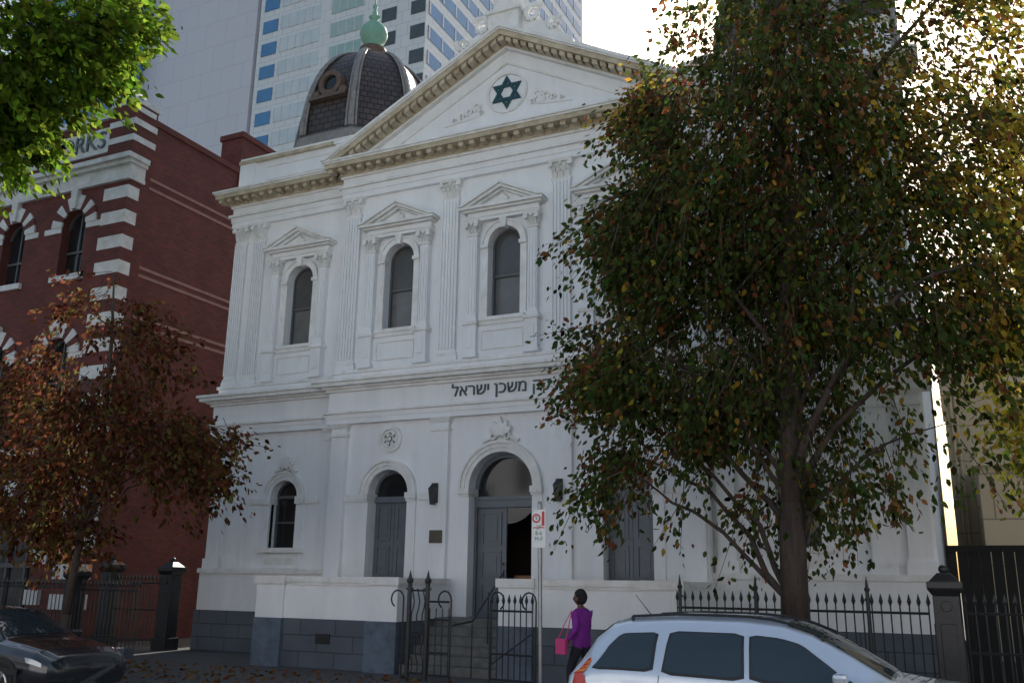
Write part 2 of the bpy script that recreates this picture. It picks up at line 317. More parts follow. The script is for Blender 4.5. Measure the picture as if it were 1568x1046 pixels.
# wings
for sx in(-1,1):
    y=.4;cx=sx*6.42
    xo=sx*8.88;xi=sx*4.7
    a,b=sorted((xo,xi))
    W.archwall(a,b,2.04,5.55,cx,.42,2.5,3.85,y,y+.5)
    W.archwall(a,b,6.64,11.62,cx,.43,7.89,9.75,y,y+.5)
    W.box(a,b,y+.001,y+.5,5.55,6.64);W.box(a,b,y+.001,y+.5,11.62,12.66)
    entabL(a,b,y,sx<0,sx>0);entabU(a,b,y,sx<0,sx>0)
    W.box(a-(.06 if sx<0 else 0),b+(.06 if sx>0 else 0),y-.08,y+.1,6.64,6.84);T.box(a-(.1 if sx<0 else 0),b+(.1 if sx>0 else 0),y-.13,y+.1,6.84,6.92)
    aed(cx,y);glazeU(cx,y)
    pilU(sx*8.62,y,.42);pilU(sx*7.95,y,.42)
    pilL(sx*8.6,y,.42,2.04);pilL(sx*7.95,y,.40,2.04);pilL(sx*5.0,y,.36,2.04)
    T.ring(cx,3.85,.422,.52,y-.06,y+.05);T.ring(cx,3.85,.52,.60,y-.09,y+.05);T.ring(cx,3.85,.60,.64,y-.13,y+.05)
    for s2 in(-1,1):
        p,q=sorted((cx+s2*.40,cx+s2*.66));W.box(p+.02,q-.02,y-.06,y+.1,2.56,3.66);T.box(p,q,y-.11,y+.3,3.66,3.847)
    T.box(cx-.72,cx+.72,y-.16,y+.3,2.44,2.56);W.box(cx-.6,cx+.6,y-.06,y+.05,2.05,2.4);T.box(cx-.45,cx+.45,y-.09,y,2.14,2.32)
    acro(cx,y-.06,4.52,.8)
    GD.box(cx-.42,cx+.42,y+.25,y+.3,2.5,3.85);GD.disc(cx,3.85,.42,y+.251,y+.299)
    FR.box(cx-.42,cx+.42,y+.2,y+.26,3.82,3.9);FR.box(cx-.42,cx-.36,y+.19,y+.27,2.56,3.82);FR.box(cx+.36,cx+.42,y+.19,y+.27,2.56,3.82);FR.box(cx-.36,cx+.36,y+.2,y+.27,3.18,3.23)
    FR.ring(cx,3.85,.36,.42,y+.19,y+.27)
    for p,q in((cx-1.1,cx-.68),(cx+.68,cx+1.1)): T.box(p,q,y-.05,y+.1,3.67,3.83)
    p0,p1=(a-.06,b) if sx<0 else (a,b+.06)
    W.box(p0,p1,y-.14,y+.5,.99,1.92);T.box(p0-(.04 if sx<0 else 0),p1+(.04 if sx>0 else 0),y-.2,y+.5,1.92,2.04)
    BS.box(p0-.04,p1+.04,y-.18,y+.5,0,.99)
    W.box(a,b,y-.02,y+.45,12.66,13.62);TN.box(a-(.08 if sx<0 else 0),b+(.08 if sx>0 else 0),y-.12,y+.55,13.62,13.72);T.box(a-(.05 if sx<0 else 0),b+(.05 if sx>0 else 0),y-.09,y+.5,13.72,13.80)
    W.box(xo-.06 if sx<0 else xo-.5,xo+.5 if sx<0 else xo+.06,y-.08,y+.5,12.66,13.62)
    TN.box(a-.03,b+.03,y-.07,y+.5,12.661,12.80)
    T.box(a+.9,b-.5,y-.05,y,12.98,13.02);T.box(a+.9,b-.5,y-.05,y,13.4,13.44)
# terrace
ty=-2.28
for sx in(-1,1):
    a,b=sorted((sx*4.72,sx*1.157))
    W.box(a,b,ty,ty+.35,.99,1.74);T.box(a-.05,b+.05,ty-.06,ty+.41,1.74,1.86);T.box(a-.02,b+.02,ty-.03,ty+.38,1.68,1.74)
    BS.box(a,b,ty-.02,ty+.37,0,.985)
    p,q=sorted((sx*1.157,sx*1.50));W.box(p,q,ty+.36,-.18,.99,1.74);T.box(p-.03,q+.03,ty+.42,-.18,1.74,1.855);BS.box(p+.001,q,ty+.37,-.18,0,.985)
    p,q=sorted((sx*4.38,sx*4.715));W.box(p,q,ty+.36,.2,.99,1.74);T.box(p-.03,q+.03,ty+.42,.2,1.74,1.855);BS.box(p,q+.001,ty+.37,.2,0,.985)
    for u,v in((1.157,1.85),(4.05,4.74)):
        p,q=sorted((sx*u,sx*v));W.box(p-.02,q+.02,ty-.07,ty,.99,1.70);T.box(p-.06,q+.06,ty-.12,ty-.05,1.70,1.865);BL.box(p-.03,q+.03,ty-.10,ty,0,.988)
BS.box(-4.38,-1.5,ty+.37,0,0,1.0);BS.box(1.5,4.38,ty+.37,0,0,1.0)
S=MB('entrance_steps',syn,'step',.012)
for i in range(6):
    S.box(-1.15,1.15,ty+.1+.27*i,.45,.0 if i==0 else .1733*i+.0005,.1733*(i+1))
S.done()
FL=MB('porch_floor',syn,'step');FL.box(-4.37,-1.16,ty+.4,.45,1.0,1.03);FL.box(1.16,4.37,ty+.4,.45,1.0,1.03)
FL.done()
VN=MB('vent_grille',syn,'iron')
for sx in(-1,1):
    VN.box(sx*2.95-.18,sx*2.95+.18,ty-.04,ty-.01,.5,.7)
    for k in range(7): VN.box(sx*2.95-.17,sx*2.95+.17,ty-.055,ty-.035,.515+.026*k,.525+.026*k)
VN.done()
def leaf(x0,x1,y,z0,z1):
    D.box(x0,x1,y,y+.05,z0,z1);w=x1-x0
    for a,b in((.04,.30),(.34,.60),(.65,.96)):
        za,zb=z0+(z1-z0)*a,z0+(z1-z0)*b;xa,xb=x0+w*.16,x1-w*.16
        for q in((xa,xb,za,za+.035),(xa,xb,zb-.035,zb),(xa,xa+.035,za+.035,zb-.035),(xb-.035,xb,za+.035,zb-.035)): D.box(q[0],q[1],y-.03,y,q[2],q[3])
        D.box(x0+w*.32,x1-w*.32,y-.015,y,za+.1,zb-.1)
for sx in(-1,1):
    cx=sx*3.0
    leaf(cx-.55,cx-.005,.32,1.04,3.62);leaf(cx+.005,cx+.55,.32,1.04,3.62)
    D.box(cx-.56,cx+.56,.24,.38,3.62,3.76)
    GD.box(cx-.56,cx+.56,.33,.36,3.76,3.82);GD.disc(cx,3.82,.56,.331,.359)
    D.ring(cx,3.82,.49,.56,.26,.34)
leaf(-.74,-.01,.36,1.04,3.45)
D.box(-.8,.8,.28,.44,3.45,3.62);D.box(-.8,.8,.25,.44,3.62,3.70);D.box(-.8,-.74,.28,.36,1.04,3.45);D.box(.74,.8,.28,.42,1.04,3.45)
GD.box(-.8,.8,.38,.42,3.70,3.88);GD.disc(0,3.88,.8,.381,.419)
D.ring(0,3.88,.7,.8,.28,.39)
D.box(.70,.75,.45,1.2,1.04,3.45)
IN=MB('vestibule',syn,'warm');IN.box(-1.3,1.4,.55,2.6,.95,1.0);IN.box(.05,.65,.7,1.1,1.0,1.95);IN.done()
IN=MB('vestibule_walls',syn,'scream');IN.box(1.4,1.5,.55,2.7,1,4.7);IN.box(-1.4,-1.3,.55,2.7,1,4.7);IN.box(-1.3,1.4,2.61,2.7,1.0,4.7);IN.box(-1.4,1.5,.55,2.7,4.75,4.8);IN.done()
HN=MB('door_handles',syn,'plaq')
for z in(2.2,1.95): HN.ball((-.07,.33,z),.03,6)
HN.done()
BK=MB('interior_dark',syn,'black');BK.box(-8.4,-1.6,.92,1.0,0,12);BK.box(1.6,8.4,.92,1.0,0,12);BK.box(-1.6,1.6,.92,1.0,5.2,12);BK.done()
LN=MB('wall_lanterns',syn,'iron')
for x in(-1.62,1.5):
    LN.box(x-.07,x+.07,-.2,-.13,3.55,4.0);LN.taper(x-.05,x+.05,-.30,-.20,3.5,3.85,.03);LN.taper(x-.09,x+.09,-.34,-.16,3.85,3.98,-.07)
LN.done()
PQ=MB('wall_plaque',syn,'plaq',.01);PQ.box(-1.74,-1.40,-.16,-.13,2.64,2.93);PQ.done()
text('hebrew_inscription',syn,'\u05dc\u05d0\u05e8\u05e9\u05d9 \u05df\u05db\u05e9\u05de \u05e7\u05e7','letter',.39,(.02,-.15,6.14),.02)
for o in(W,T,TN,PL,CP,G,G2,GD,FR,D,BS,BL): o.done()
def dome(sx):
    cx,cy=sx*6.85,3.7
    R=2.3;z0=14.9;H=3.65
    prof=[(R*math.cos(t)**.85 if t<1.55 else .02,z0+H*math.sin(t)) for t in np.linspace(0,math.radians(84),13)]
    dr=MB('dome_drum',syn,'stucco');dr.rev(cx,cy,[(R+.05,12.5),(R+.05,14.3)],8,math.pi/8);dr.done()
    dr=MB('dome_base_band',syn,'lead');dr.rev(cx,cy,[(R+.05,14.3),(R+.16,14.35),(R+.18,14.75),(R+.02,14.9)],8,math.pi/8);dr.done()
    dm=MB('dome_slates',syn,'slate');dm.rev(cx,cy,prof,8,math.pi/8);dm.done()
    rb=MB('dome_ribs',syn,'lead')
    for k in range(8):
        a=math.pi/8+k*math.pi/4
        pts=[(cx+(r+.03)*math.cos(a),cy+(r+.03)*math.sin(a),z) for r,z in prof]
        rb.tube(pts,[.10-.05*i/len(pts) for i in range(len(pts))],8)
        for off in(-.15,.15):
            t=Vector((-math.sin(a),math.cos(a),0))*off
            rb.tube([tuple(Vector(p)+t*(1-.6*i/len(pts))) for i,p in enumerate(pts)],.035,6)
    rb.done()
    oc=MB('dome_oculi',syn,'brown')
    for ax,ay in((0,-1),(1,0),(-1,0),(0,1)):
        base=Vector((cx,cy,16.55))+Vector((ax,ay,0))*1.75
        nrm=Vector((ax,ay,0));tn=Vector((-ay,ax,0));up=Vector((0,0,1))
        for i in range(20):
            t0=2*math.pi*i/20;t1=2*math.pi*(i+1)/20
            vs=[]
            for dd in(-.5,.40):
                for r,t in((.26,t0),(.42,t0),(.42,t1),(.26,t1)):
                    vs.append(base+nrm*dd+tn*r*math.cos(t)+up*r*math.sin(t))
            oc.add(vs,[(0,1,2,3),(7,6,5,4),(0,4,5,1),(1,5,6,2),(2,6,7,3),(3,7,4,0)])
        for sgn in(-1,1):
            oc.cyl(base+tn*.5*sgn-up*.35-nrm*.3,base+tn*.5*sgn-up*.35+nrm*.42,.14,n=10)
        p=base-up*.55
        oc.add([p+tn*.7-nrm*.2,p-tn*.7-nrm*.2,p-tn*.7+nrm*.5,p+tn*.7+nrm*.5,p+tn*.55-nrm*.2+up*.14,p-tn*.55-nrm*.2+up*.14,p-tn*.55+nrm*.45+up*.14,p+tn*.55+nrm*.45+up*.14],[(0,3,2,1),(4,5,6,7),(0,1,5,4),(1,2,6,5),(2,3,7,6),(3,0,4,7)])
    oc.done()
    gl=MB('oculus_glass',syn,'glassdk')
    for ax,ay in((0,-1),(1,0),(-1,0),(0,1)):
        base=Vector((cx,cy,16.55))+Vector((ax,ay,0))*1.75
        gl.cyl(base-Vector((ax,ay,0))*.5,base+Vector((ax,ay,0))*.3,.27,n=16)
    gl.done()
    zt=z0+H
    f=MB('dome_finial_base',syn,'brown',smooth=True)
    f.rev(cx,cy,[(.02,zt-.3),(.62,zt-.25),(.62,zt-.08),(.42,zt),(.36,zt+.1),(.45,zt+.22),(.45,zt+.32),(.26,zt+.42)],20);f.done()
    g=MB('dome_finial_copper',syn,'copper',smooth=True)
    g.rev(cx,cy,[(.26,zt+.40),(.22,zt+.50),(.40,zt+.68),(.47,zt+.9),(.42,zt+1.12),(.24,zt+1.32),(.12,zt+1.4),(.12,zt+1.5),(.2,zt+1.56),(.1,zt+1.63),(.05,zt+1.9),(.09,zt+1.98),(.03,zt+2.1),(.01,zt+2.5)],24);g.done()
dome(-1);dome(1)
# ================================================================ BRICK WORKS BUILDING
bw=empty('brick_warehouse')
K=MB('brick_walls',bw,'brick');WS=MB('stone_dressings',bw,'wstone');PB=MB('pale_bands',bw,'brickpl');BG=MB('windows',bw,'glassdk');BF=MB('window_frames',bw,'frame')
XR=-12.5;y=-.5
xs=[XR-1.05]+[XR-1.05-2.6*i for i in range(1,8)]
for i in range(7):
    x1,x0=xs[i],xs[i+1];cx=(x0+x1)/2+.15 if i==0 else (x0+x1)/2
    K.archwall(x0,x1,9.6,13.5,cx,.52,10.7,12.35,y,y+.5)
    K.archwall(x0,x1,5.4,9.6,cx,.52,6.6,8.2,y,y+.5)
    nseg=11
    for (zs) in(12.35,8.2):
      for k in range(nseg):
        t0=math.pi*k/nseg;t1=math.pi*(k+1)/nseg
        (WS if k%2==0 else K).ring(cx,zs,.522,.98,y-.05-(.01 if k%2==0 else 0),y+.05,t0,t1,2)
      WS.taper(cx-.09,cx+.09,y-.16,y,zs+.5,zs+1.12,.05,.02)
      WS.box(cx-.7,cx+.7,y-.1,y+.1,zs-1.83 if zs>9 else zs-1.8,zs-1.65)
      BG.box(cx-.52,cx+.52,y+.3,y+.35,zs-1.65,zs);BG.disc(cx,zs,.52,y+.301,y+.349)
      BF.box(cx-.03,cx+.03,y+.25,y+.31,zs-1.65,zs+.5);BF.box(cx-.5,cx+.5,y+.24,y+.31,zs-.85,zs-.78)
      BF.ring(cx,zs,.46,.52,y+.23,y+.31)
      WS.box(cx+.55,x1-.15 if i else x1,y-.03,y+.03,zs-.18,zs)
      WS.box(x0+.15,cx-.55,y-.03,y+.03,zs-.18,zs)
K.box(XR-1.05,XR,y,y+.5,0,13.5)
z=.9;k=0
while z<13.1:
    (WS if k%2==0 else K).box(XR-.98,XR+(.035),y-.08,y+.35,z,z+.40);z+=.40;k+=1
gx=[XR-1.05,XR-6.4,XR-11.7,XR-17.0]
for i in range(3):
    cx=(gx[i]+gx[i+1])/2;K.archwall(gx[i+1],gx[i],0,5.2,cx,1.75,0,2.1,y,y+.5,20)
    for k in range(15):
        t0=math.pi*k/15;t1=math.pi*(k+1)/15
        (WS if k%2==0 else K).ring(cx,2.1,1.752,2.4,y-.06-(.01 if k%2==0 else 0),y+.05,t0,t1,2)
    BG.box(cx-1.75,cx+1.75,y+.3,y+.35,0,2.1);BG.disc(cx,2.1,1.75,y+.301,y+.349)
    for q in(-1.2,-.4,.4,1.2): BF.box(cx+q-.04,cx+q+.04,y+.22,y+.31,0,3.4)
    BF.box(cx-1.75,cx+1.75,y+.2,y+.31,2.0,2.12)
    WS.box(cx+1.76,cx+2.35,y-.12,y+.05,1.0,1.4);WS.box(cx-2.35,cx-1.76,y-.12,y+.05,1.0,1.4)
WS.box(-30.75,XR+.03,y-.12,y+.45,5.2,5.4)
for z0,z1,p in((13.5,13.62,.12),(13.62,14.0,.06),(14.0,14.12,.2),(14.12,14.28,.32)):
    WS.box(-30.75,XR+p*.6,y-p,y+.5,z0,z1)
K.box(-30.7,XR,y+.0,y+.5,14.28,15.75);WS.box(-30.7,XR+.1,y-.12,y+.6,15.75,15.92)
WS.box(-30.6,XR-1.1,y-.06,y+.1,14.6,15.45)
K.box(XR-1.0,XR+.06,y-.14,y+.7,14.28,16.0);WS.box(XR-1.06,XR+.12,y-.2,y+.75,16.0,16.18)
for q in(14.75,15.3): WS.box(XR-1.02,XR+.08,y-.16,y+.72,q,q+.2)
WS.ring(XR-.47,16.18,.25,.42,y-.2,y+.3,0,math.pi,14);WS.ring(XR-.47,16.18,0.01,.15,y-.17,y+.3,0,math.pi,10);K.ring(XR-.47,16.18,.15,.25,y-.1,y+.3,0,math.pi,10)
K.box(XR-.5,XR,y+.5,19,0,15.6);K.box(XR-.5,XR+.05,y+.5,19,15.6,15.8)
for z in(13.75,13.45,10.85,10.6,9.3,9.05): PB.box(XR-.3,XR+.018,y+.72,19,z,z+.09)
K.box(XR-.9,XR+.06,4.0,6.0,15.0,17.0);K.box(XR-.96,XR+.12,3.94,6.06,17.0,17.2)
K.box(-30.7,-30.2,y+.5,19,0,15.6);K.box(-30.2,XR-.5,18.5,19,0,15.6);BG.box(-30,XR-.6,1.1,1.2,0,13);K.box(-30.2,XR-.5,.5,18.5,14.5,14.7)
text('works_sign_text',bw,'RICHMOND IRON WORKS','gdark',.82,(XR-1.2,y-.085,15.02),.03,align='RIGHT')
for o in(K,WS,PB,BG,BF): o.done()
# ================================================================ TOWERS
t1=empty('office_tower')
B=MB('tower_panels',t1,'tower');B.box(-84.5,-65.2,60,85,0,110);B.done()
B=MB('tower_glass',t1,'gblue');B.box(-110,-84.6,58,85,0,110);B.done()
B=MB('glass_mullions',t1,'tower')
for i in range(18): B.box(-110+1.5*i-.05,-110+1.5*i+.05,57.9,58.05,0,110)
for i in range(31): B.box(-110,-84.6,57.88,58.05,3.6*i,3.6*i+.15)
B.done()
t2=empty('office_tower')
X0,X1=-64.6,-40.0
B=MB('tower_body',t2,'tower2');B.box(X0,X1,60,110,0,105);B.done()
B=MB('blue_windows',t2,'gblue');Bp=MB('pale_windows',t2,'gpale');Bg=MB('green_windows',t2,'ggreen');Bd=MB('dark_windows',t2,'gdark')
Bm=MB('mullions',t2,'tower')
for i in range(33):
    z=3.2*i+.8
    B.box(X0+.7,X0+3.0,59.9,60.1,z,z+1.7)
    Bp.box(X0+3.6,X0+9.6,59.92,60.1,z,z+1.9)
    for q in range(5): Bm.box(X0+3.6+1.2*q-.06,X0+3.6+1.2*q+.06,59.86,60,z,z+1.9)
    if i%2==0 or i>18: Bg.box(X0+11.3,X0+16.0,59.92,60.1,z,z+1.9)
    for q in range(5): Bm.box(X0+11.3+1.17*q-.06,X0+11.3+1.17*q+.06,59.86,60,z,z+1.9)
    Bd.box(X0+18.6,X0+20.6,59.93,60.1,z,z+1.7);Bd.box(X0+22.6,X0+24.5,59.93,60.1,z,z+1.7)
    B.box(X1-.1,X1+.06,60.6,109,z,z+1.7)
    for q in range(16): Bm.box(X1,X1+.12,60.6+3*q,60.9+3*q,z,z+1.7)
for o in(B,Bp,Bg,Bd,Bm): o.done()
rb=empty('beige_office_building')
B=MB('stone_walls',rb,'beige');B.box(9.22,34,16,40,0,11.2);B.box(9.9,34,9,16,0,5.6);B.box(9.15,34,15.8,16,8.3,8.8);B.box(9.8,34,8.8,9,5.0,5.7);B.box(9.1,34,15.7,40,11.2,11.6);B.done()
B=MB('windows',rb,'gdark')
for j in range(7):
    for i in range(3): B.box(12.3+3*j,13.9+3*j,15.94,16.1,1.2+3.5*i,3.2+3.5*i)
    B.box(11.2+3*j,12.4+3*j,8.95,9.1,1.5,3.9)
B.done()
fb=MB('downpipes',rb,'beige')
for x in(9.45,9.6): fb.cyl((x,15.85,0),(x,15.85,11.1),.05)
fb.done()
ob=empty('rendered_terrace_building')  # unseen building behind the camera, added to bounce sunlight onto the facade
B=MB('walls',ob,'cream');B.box(-70,70,-44,-31,0,12.5);B.box(-70.2,70.2,-31.0,-30.6,12.0,12.7);B.box(-70.1,70.1,-31,-30.8,5.6,5.9);B.done()
B=MB('windows',ob,'glassdk');F2=MB('window_frames',ob,'frame')
for i in range(34):
    x=-66+4*i
    for z in(1.6,7.0): B.box(x-.5,x+.5,-31.05,-30.97,z,z+2.2);F2.box(x-.03,x+.03,-31,-30.94,z,z+2.2);F2.box(x-.5,x+.5,-31,-30.95,z+1.1,z+1.16)
B.done();F2.done()
# ================================================================ GROUND
g=MB('ground',None,'earth');g.box(-600,600,-600,900,-.5,-.17);g.done()
g=MB('footpath',None,'path');g.box(-120,120,-7,.0,-.3,0);g.done()
g=MB('yard_paving',None,'path');g.box(-60,60,.004,55,-.3,-.004);g.done()
g=MB('kerb',None,'kerb',.02);g.box(-120,120,-7.3,-7.003,-.3,.002);g.done()
g=MB('road',None,'asphalt');g.box(-300,300,-17.2,-7.31,-.4,-.15);g.done()
g=MB('kerb',None,'kerb',.02);g.box(-120,120,-17.5,-17.203,-.3,.002);g.done()
g=MB('opposite_footpath',None,'concrete');g.box(-120,120,-31,-17.51,-.3,0);g.done()
g=MB('road_markings',None,'paint')
for i in range(-12,12): g.box(i*6,i*6+3,-12.3,-12.18,-.15,-.146)
for i in range(-6,8): g.box(i*6.7+4.5,i*6.7+4.6,-9.4,-7.4,-.15,-.146)
g.done()
# ================================================================ IRONWORK
def fence(b,p0,p1,z0,z1,sp=.13,spear=True,rails=(.12,.85)):
    p0=Vector(p0);p1=Vector(p1);L=(p1-p0).length;n=max(2,int(L/sp))
    for r in rails:
        z=z0+(z1-z0)*r;b.cyl((p0.x,p0.y,z),(p1.x,p1.y,z),.02,n=6)
    for i in range(n+1):
        p=p0.lerp(p1,i/n);b.cyl((p.x,p.y,z0),(p.x,p.y,z1-.12),.012,n=6)
        if spear:
            b.cyl((p.x,p.y,z1-.14),(p.x,p.y,z1-.08),.012,.034,6);b.cyl((p.x,p.y,z1-.08),(p.x,p.y,z1+.04),.034,.002,6)
def post(b,x,y,z1,r=.035):
    b.cyl((x,y,0),(x,y,z1),r,n=10);b.ball((x,y,z1+.02),r*1.5,6);b.cyl((x,y,z1+.06),(x,y,z1+.22),r*.9,.004,8);b.cyl((x,y,z1-.15),(x,y,z1-.11),r*1.6,n=10)
f=MB('iron_fence',None,'iron')
f.tube([(4.9,-3.2,0.06),(8.75,-3.2,0.06)],.04,6)
fence(f,(4.9,-3.2,0),(8.75,-3.2,0),.05,1.68);
for x in(4.95,6.2,7.9): post(f,x,-3.2,1.75,.03)
f.done()
def pier(name,x,y,s,h,m='iron'):
    e=empty(name);b=MB('pier_body',e,m,.01)
    b.box(x-s*.62,x+s*.62,y-s*.62,y+s*.62,0,.3);b.box(x-s/2,x+s/2,y-s/2,y+s/2,.3,h-.35)
    for a in(-1,1): b.box(x-s*.3,x+s*.3,y+a*s*.5-.012,y+a*s*.5+.012,.5,h-.75);b.box(x+a*s*.5-.012,x+a*s*.5+.012,y-s*.3,y+s*.3,.5,h-.75)
    b.taper(x-s/2,x+s/2,y-s/2,y+s/2,h-.35,h-.25,.07);b.box(x-s*.68,x+s*.68,y-s*.68,y+s*.68,h-.25,h-.15);b.taper(x-s*.6,x+s*.6,y-s*.6,y+s*.6,h-.15,h-.02,-s*.35)
    b.cyl((x,y-s*.5-.02,h-.5),(x,y-s*.5+.02,h-.5),s*.22,n=16);b.done()
    b=MB('pier_finial',e,m,smooth=True);b.ball((x,y,h+.03),.07,8);b.done()
pier('gate_pier',9.0,-3.2,.36,2.05)
f=MB('iron_fence',None,'iron');fence(f,(9.25,-3.2,0),(14,-3.2,0),.05,1.70);f.cyl((9.25,-3.2,.9),(14,-3.2,.9),.02,n=6);f.done()
f=MB('timber_fence',None,'black')
for i in range(30): f.box(9.0+.2*i,9.185+.2*i,1.5,1.53,0,2.6)
f.box(9,15,1.46,1.5,2.5,2.62);f.done()
pier('gate_pier',-9.3,-.35,.38,2.2);pier('gate_pier',-11.45,-.35,.38,2.25);pier('gate_pier',-10.2,-2.5,.34,2.05)
f=MB('lane_gates',None,'iron');fence(f,(-11.2,-.35,0),(-9.55,-.35,0),.08,1.85,.12,True,(.08,.5,.88));f.done()
f=MB('low_bluestone_wall',None,'blue');f.box(-16,-10.4,-2.68,-2.35,0,.55);f.box(-9.95,-8.2,-2.66,-2.36,0,.2);f.done()
f=MB('iron_fence',None,'iron');fence(f,(-16,-2.5,0),(-10.45,-2.5,0),.55,1.7);fence(f,(-10,-2.5,0),(-8.1,-2.5,0),.2,1.7,.12);f.done()
f=MB('entrance_gate',None,'iron')
gy=-3.05
for x in(-.42,-.02): post(f,x,gy,1.78,.045)
for k in range(3):
    f.tube([(-.34+.12*k+.03*math.sin(q*1.3),gy,.1+.12*q) for q in range(14)],.013,6)
for z in(.12,.85,1.62): f.cyl((-.42,gy,z),(-.02,gy,z),.018,n=6)
def crook(b,x,y,sx,h=1.62):
    pts=[(x,y,0),(x,y,h-.25)]
    for k in range(9):
        t=math.pi*k/8*1.35;pts.append((x-sx*.14+sx*.14*math.cos(t),y,h-.16+.16*math.sin(t)))
    b.tube(pts,.016,6)
crook(f,-.55,gy,1);crook(f,.5,gy,1)
fence(f,(.04,gy,0),(.46,gy,0),.1,1.42,.11,False,(.0,.3,.75,1.0))
crook(f,1.33,gy,-1);crook(f,2.25,gy,1)
fence(f,(1.36,gy,0),(2.22,gy-.1,0),.1,1.55,.115,True,(.0,.3,.82))
f.tube([(1.36,gy,.35),(2.2,gy-.1,.9)],.014,6)
f.tube([(.5,gy+.1,1.0),(.5,ty+.1,1.05),(.5,-.8,2.0)],.02,8)
for yy,zz in((ty+.1,0),(-1.5,.6),(-.8,1.05)): f.cyl((.5,yy,zz),(.5,yy,zz+1),.014,n=6)
f.done()
# ================================================================ PARKING SIGN
ps=empty('parking_sign')
M['galv']=mat('galvanised',(.35,.36,.37),.4,(.28,.29,.3),8,metal=.7)
M['signw']=mat('sign_white',(.75,.76,.76),.4);M['red']=mat('sign_red',(.55,.02,.02),.4);M['green']=mat('sign_green',(.02,.22,.08),.4)
b=MB('post',ps,'galv');b.cyl((3.64,-6,0),(3.60,-6,2.95),.03,n=12);b.ball((3.60,-6,2.96),.032,6);b.done()
b=MB('sign_plate',ps,'signw',.004);b.box(3.50,3.72,-6.045,-6.035,2.30,2.86);b.done()
b=MB('prohibition_ring',ps,'red');b.ring(3.57,2.73,.045,.068,-6.05,-6.0455,0,6.283,20);b.box(3.66,3.70,-6.05,-6.0455,2.62,2.83);b.box(3.52,3.70,-6.05,-6.0455,2.585,2.60);b.done()
text('sign_text_top',ps,'S','black',.08,(3.57,-6.048,2.73),.001);
text('sign_text_green',ps,'2P\n8-6\nM-F','green',.085,(3.61,-6.047,2.51),.001)
